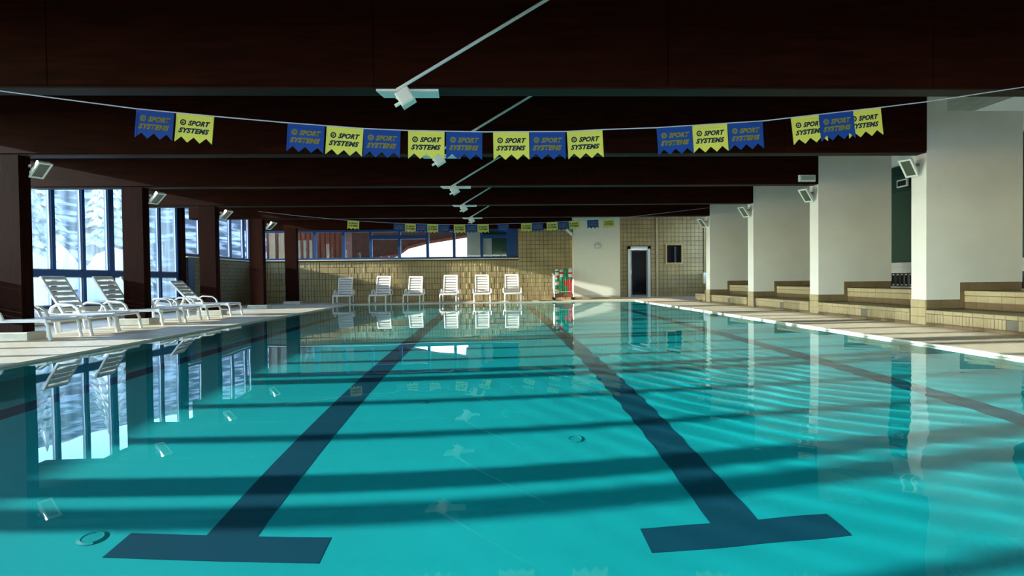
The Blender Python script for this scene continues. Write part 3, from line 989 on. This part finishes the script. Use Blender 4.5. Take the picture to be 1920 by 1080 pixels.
def lounger_kit():
    k = {}
    leg = MB().tube([(0, 0.06, SEAT - 0.02), (0, -0.01, SEAT - 0.03), (0, -0.05, SEAT - 0.09), (0, -0.06, 0.10), (0, -0.085, 0.0)], 0.024, 8)
    k['leg'] = leg.mesh('leg', RESIN, True)
    k['rail'] = MB().cbox(-0.022, 0.022, 0.0, 1.15, SEAT - 0.035, SEAT + 0.015, 0.008, 'z+').mesh('side_rail', RESIN)
    k['slat'] = MB().cbox(-LW + 0.02, LW - 0.02, 0, 0.078, SEAT - 0.012, SEAT + 0.008, 0.006, 'z+').mesh('seat_slat', RESIN)
    k['bar'] = MB().tube([(-LW, 0.02, SEAT - 0.02), (-LW * 0.9, -0.02, SEAT - 0.02), (LW * 0.9, -0.02, SEAT - 0.02), (LW, 0.02, SEAT - 0.02)], 0.022, 8).mesh('foot_bar', RESIN, True)
    k['arm'] = MB().tube([(0, 0.58, SEAT), (0, 0.62, SEAT + 0.10), (0, 0.70, SEAT + 0.16), (0, 0.95, SEAT + 0.17), (0, 1.04, SEAT + 0.12), (0, 1.08, SEAT)], 0.022, 8).mesh('armrest', RESIN, True)
    k['brail'] = MB().cbox(-0.022, 0.022, -0.02, 0.02, 0.0, 0.72, 0.008, 'y-').mesh('back_rail', RESIN)
    k['btop'] = MB().cbox(-LW + 0.03, LW - 0.03, -0.02, 0.02, 0.68, 0.76, 0.012, 'y-').mesh('head_rail', RESIN)
    k['bslat'] = MB().cbox(-LW + 0.05, LW - 0.05, -0.012, 0.012, 0.0, 0.078, 0.006, 'y-').mesh('back_slat', RESIN)
    k['strut'] = MB().box(-LW + 0.06, LW - 0.06, -0.01, 0.01, -0.012, 0.012).mesh('back_strut', RESIN)
    return k


LK = lounger_kit()


def lounger(loc, rz, label, group, raised=60.0):
    """local frame: foot at y=0, head towards +y"""
    r = tag(empty('sun_lounger', loc, rz), label, 'sun lounger', group)
    for s in (-1, 1):
        link('side_rail', LK['rail'], r, (s * LW, 0, 0))
        link('leg', LK['leg'], r, (s * LW, 0.03, 0))
        link('leg', LK['leg'], r, (s * LW, 1.02, 0))
        link('armrest', LK['arm'], r, (s * (LW + 0.042), 0, 0))
    link('foot_bar', LK['bar'], r)
    for i in range(8):
        link('seat_slat', LK['slat'], r, (0, 0.03 + i * 0.105, 0))
    b = empty('backrest')
    b.parent = r
    b.location = (0, 0.90, SEAT + 0.0)
    b.rotation_euler = (math.radians(-(90 - raised)), 0, 0)
    for s in (-1, 1):
        link('back_rail', LK['brail'], b, (s * (LW - 0.045), 0, 0))
    link('head_rail', LK['btop'], b)
    for i in range(6):
        link('back_slat', LK['bslat'], b, (0, 0, 0.04 + i * 0.107))
    return r


bk = [(-5.33, 'shaded white lounger at the left end of the back row', 8), (-4.06, 'second white lounger from the left in the back row', 0), (-2.86, 'third white lounger from the left in the back row', 0),
      (-1.56, 'fourth white lounger from the left in the back row', -1), (-0.34, 'fifth white lounger from the left in the back row', 1), (0.77, 'rightmost white lounger of the back row', 0)]
for n, (x, lab, a) in enumerate(bk):
    lounger((x, 19.15, DZ), math.radians(a), lab, 'white loungers along the back wall', (58, 64, 60, 66, 66, 66)[n])
lf = [(8.30, 62, 'white lounger nearest the camera, half behind the first column', -6.48), (9.02, 8, 'white lounger lying flat beside the first column', -6.42), (9.76, 60, 'white lounger with raised back just right of the first column', -6.50),
      (10.86, 60, 'white lounger with raised back just left of the second column', -6.42), (11.60, 60, 'white lounger with its back half hidden by the second column', -6.40),
      (12.34, 8, 'white lounger lying flat just left of the third column', -6.32), (13.42, 48, 'white lounger with sunlit raised back before the third column', -6.35)]
for y, ra, lab, fx in lf:
    lounger((fx, y, DZ), math.radians(90), lab, 'white loungers beside the tall windows', ra)

# ------------------------------------------------------------------ trolley with swim floats
tr = tag(empty('pool_trolley', (2.72, 20.15, DZ)), 'white tubular trolley with a red brown shelf against the back wall', 'trolley')
m = MB()
for x, y in ((-0.36, -0.16), (0.36, -0.16), (-0.36, 0.16), (0.36, 0.16)):
    m.tube([(x, y, 0.10), (x, y, 0.95 if x < 0 else 0.62)], 0.016, 8)
m.tube([(-0.36, -0.16, 0.93), (-0.42, -0.16, 1.0), (-0.42, 0.16, 1.0), (-0.36, 0.16, 0.93)], 0.016, 8)
m.build('frame', LAMPW, tr, True)
MB().box(-0.35, 0.35, -0.15, 0.15, 0.10, 0.24).build('shelf', CARTWOOD, tr)
MB().box(-0.36, 0.36, -0.17, -0.15, 0.30, 0.33).box(-0.36, 0.36, 0.15, 0.17, 0.30, 0.33).build('shelf_rail', PINE, tr)
wh = MB().lathe([(0.05, -0.02), (0.055, -0.01), (0.055, 0.01), (0.05, 0.02)], 0, 0, 14, 'y').mesh('wheel', BLACK, True)
for x, y in ((-0.36, -0.16), (0.36, -0.16), (-0.36, 0.16), (0.36, 0.16)):
    link('wheel', wh, tr, (x, y, 0.055))
bands = [[(0.0, FWHITE), (0.16, GREEN), (0.32, FWHITE), (0.46, GREEN), (0.60, RED), (0.68, FWHITE), (0.80, GREEN), (0.86, FWHITE)],
         [(0.0, GREEN), (0.26, GREEN), (0.45, GREEN), (0.62, FWHITE), (0.74, RED), (0.82, FWHITE)],
         [(0.0, GREEN), (0.30, RED), (0.50, GREEN), (0.75, GREEN)],
         [(0.0, RED), (0.35, RED), (0.55, GREEN), (0.62, FWHITE), (0.74, RED), (0.80, FWHITE)]]
fn = ['leftmost green and white swim float, with a red band', 'second swim float, green with a white top', 'third swim float, dark green with a red band', 'rightmost swim float, red with a white top']
for k in range(4):
    fo = tag(empty('swim_float', (2.72 - 0.24 + 0.165 * k, 20.13, DZ + 0.24)), fn[k] + ', standing in the trolley', 'swim float', 'swim floats in the trolley')
    bs = bands[k]
    H = 0.92 + (0.02, 0, 0.03, 0.05)[k]
    for a, (z0, mm) in enumerate(bs):
        z1 = bs[a + 1][0] if a + 1 < len(bs) else H
        R = 0.075
        if a + 1 < len(bs):
            pr = [(R * 0.93, z0), (R, z0 + 0.015), (R, z1 - 0.015), (R * 0.93, z1)]
        else:
            pr = [(R * 0.93, z0), (R, z0 + 0.015), (R * 0.95, z1 - 0.05), (R * 0.6, z1 - 0.012), (R * 0.2, z1)]
        MB().lathe(pr, 0, 0, 14).build('foam_band', mm, fo, True)

# ------------------------------------------------------------------ outside: snow, slope, chalet, firs
sg = MB()
n0 = 40
gv = []


def ground_h(x, y):
    h = 0.0
    d = max(0.0, (-x - 16))
    up_ = max(0.0, min(1.0, (y - 4) / 18.0))
    h += d * 0.24 * up_
    if x < -10:
        h += max(0.0, y - 36) * 0.22
    if y > 27 and x > -16:
        h += min(5.0, (y - 27) * 0.38) * min(1.0, (x + 16) / 4)
    h += 0.35 * noise.noise(Vector((x * 0.15, y * 0.15, 0)))
    if x > XWL - 3.0 and y < YD + 2.5:
        h = 0
    return h


def terrain(name, x0, x1, y0, y1, st, m):
    b = MB()
    nx_, ny_ = int((x1 - x0) / st), int((y1 - y0) / st)
    for j in range(ny_ + 1):
        for i in range(nx_ + 1):
            x, y = x0 + (x1 - x0) * i / nx_, y0 + (y1 - y0) * j / ny_
            b.v.append((x, y, ground_h(x, y) - 0.02 + max(0, noise.noise(Vector((x, y, 5)) * 0.5)) * 0.3 * (1 if x < XWL - 4 or y > YD + 3 else 0)))
    for j in range(ny_):
        for i in range(nx_):
            a = j * (nx_ + 1) + i
            b.f.append((a, a + 1, a + nx_ + 2, a + nx_ + 1))
    return b.build(name, m, None, True)


o = terrain('snow_field', -90, XWL - 0.25, -60, 90, 2.0, ROCKSNOW)
tag(o, 'snow and rock slope seen through the tall windows', 'snow', kind='structure')
o = terrain('snow_bank', XWL - 0.25, 60, YD + 0.3, 90, 2.0, SNOW)
tag(o, 'bright snow bank seen through the back windows', 'snow', kind='structure')
o = MB().box(-60, 60, -60, YN - 0.25, -0.1, 0.0).build('snow_yard', SNOW)  # unseen snow, added to send light in through the front windows
tag(o, 'unseen snow yard added behind the viewer to reflect light', 'snow', kind='structure')
o = MB().box(XWR + 0.25, 60, YN - 0.25, YD + 0.3, -0.1, 0.0).build('snow_strip', SNOW)
tag(o, 'snow covered strip beyond the aisle windows', 'snow', kind='structure')

ch = tag(empty('chalet', (-8.3, 28.3, 0.3)), 'brown timber chalet outside the left back windows', 'chalet')
MB().box(-3.4, 0.6, 0, 2.4, 0, 4.2).build('wall', CHALET, ch)
for k in range(15):
    MB().box(-3.38 + k * 0.255, -3.20 + k * 0.255, -0.03, 0.0, 0, 4.2).build('wall_board', CHALET, ch)
MB().prism([(-4.4, 4.0), (-1.4, 5.6), (1.3, 3.4), (1.3, 3.2), (-1.4, 5.3), (-4.4, 3.8)], -0.6, 3, 'y').build('roof', CHALETROOF, ch)
MB().prism([(-4.4, 4.02), (-1.4, 5.62), (1.3, 3.42), (1.3, 3.7), (-1.4, 5.9), (-4.4, 4.3)], -0.6, 3, 'y').build('roof_snow', SNOW, ch)
cp = tag(empty('carport', (-4.3, 26.4, 0.6)), 'dark timber carport with a steep roof beyond the back windows', 'carport')
low = [(-2.5, 1.20), (-1.48, 1.32), (-0.31, 1.46), (0.22, 1.84), (1.13, 2.07), (2.44, 2.27), (3.4, 2.42)]
MB().prism(low + [(3.4, 3.5), (-2.5, 3.5)], 0, 0.2, 'y').build('gable', CHALETROOF, cp)
MB().prism([(x, z - 0.06) for x, z in low] + [(x, z + 0.05) for x, z in reversed(low)], -0.1, 0.22, 'y').build('barge_board', CHALET, cp)
MB().box(-2.6, 3.5, -0.3, 1.4, 3.45, 3.6).build('roof', CHALETROOF, cp)
for x in (-2.4, 3.3):
    MB().box(x - 0.08, x + 0.08, 0.02, 0.18, -0.6, 2.4).build('post', CHALET, cp)
hs = tag(empty('far_house', (0.6, 37, 3.0)), 'distant pale house with a red roof behind the snow', 'house')
MB().box(-3.5, 3.0, 0, 5, 0, 2.3).build('wall', PLASTER, hs)
MB().prism([(-4.0, 2.1), (-0.4, 4.2), (3.4, 2.1), (3.4, 2.3), (-0.4, 4.5), (-4.0, 2.35)], -0.5, 5.5, 'y').build('roof', mat('red_roof', (0.28, 0.06, 0.03), 0.8), hs)
for x in (-2.4, -0.6, 1.2):
    MB().box(x, x + 0.8, -0.03, 0.02, 0.6, 1.6).build('window', DARKGLASS, hs)


def fir(loc, h, label):
    r = tag(empty('fir_tree', loc), label, 'tree', 'snowy firs outside the tall windows')
    MB().tube([(0, 0, 0), (0, 0, h * 0.9)], 0.14, 8, 0.03).build('trunk', CHALET, r, True)
    b = MB()
    rr = random.Random(int(h * 100))
    for t in range(9):
        z = h * (0.12 + 0.88 * t / 9)
        rad = (1 - t / 9) * h * 0.26 + 0.12
        n = 14
        base = len(b.v)
        for k in range(n):
            a = 2 * math.pi * k / n
            q_ = rad * (1.0 if k % 2 else 0.66) * rr.uniform(0.85, 1.15)
            b.v.append((q_ * math.cos(a), q_ * math.sin(a), z - rad * 0.35 * (1 if k % 2 else 0.5)))
        b.v.append((0, 0, z + h * 0.17))
        b.v.append((0, 0, z - 0.02))
        for k in range(n):
            b.f.append((base + k, base + (k + 1) % n, base + n))
            b.f.append((base + (k + 1) % n, base + k, base + n + 1))
    b.build('boughs', FIR, r)
    return r


for n, (x, y, h) in enumerate(((-17.5, 21.0, 4.6), (-22, 27, 5.6), (-19, 29.5, 4.2), (-27, 39, 6.5), (-31, 44, 6.0))):
    fir((x, y, ground_h(x, y) - 0.1), h, ['snowy fir just outside the nearest tall window', 'tall snowy fir standing on the slope', 'smaller snowy fir beside the tall one', 'snowy fir high on the far slope', 'most distant snowy fir at the top of the slope'][n])


def snow_heap(loc, r, h, seed, label):
    b = MB()
    n, mm = 18, 7
    for j in range(mm + 1):
        t = j / mm
        for k in range(n):
            a = 2 * math.pi * k / n
            q_ = r * math.cos(t * math.pi / 2) ** 0.8 * (1 + 0.25 * noise.noise(Vector((math.cos(a) * 2, math.sin(a) * 2, seed + t * 2))))
            b.v.append((q_ * math.cos(a), q_ * math.sin(a), h * math.sin(t * math.pi / 2) * (1 + 0.12 * noise.noise(Vector((a, t * 3, seed))))))
    for j in range(mm):
        for k in range(n):
            a0 = j * n + k
            a1 = j * n + (k + 1) % n
            b.f.append((a0, a1, a1 + n, a0 + n))
    b.f.append(tuple(range(mm * n, mm * n + n)))
    o = b.build('snow_heap', SNOW, None, True, loc)
    return tag(o, label, 'snow heap', 'snow heaps outside the tall windows')


snow_heap((-16.0, 18.6, 0), 1.5, 1.9, 1.0, 'rounded snow heap low outside the first tall window')
snow_heap((-19.6, 23.4, 0.6), 1.6, 2.4, 2.0, 'taller snow heap on the slope outside the first tall window')
snow_heap((-15.6, 22.6, 0.2), 1.1, 2.0, 3.0, 'small snow heap left of the second brown column')
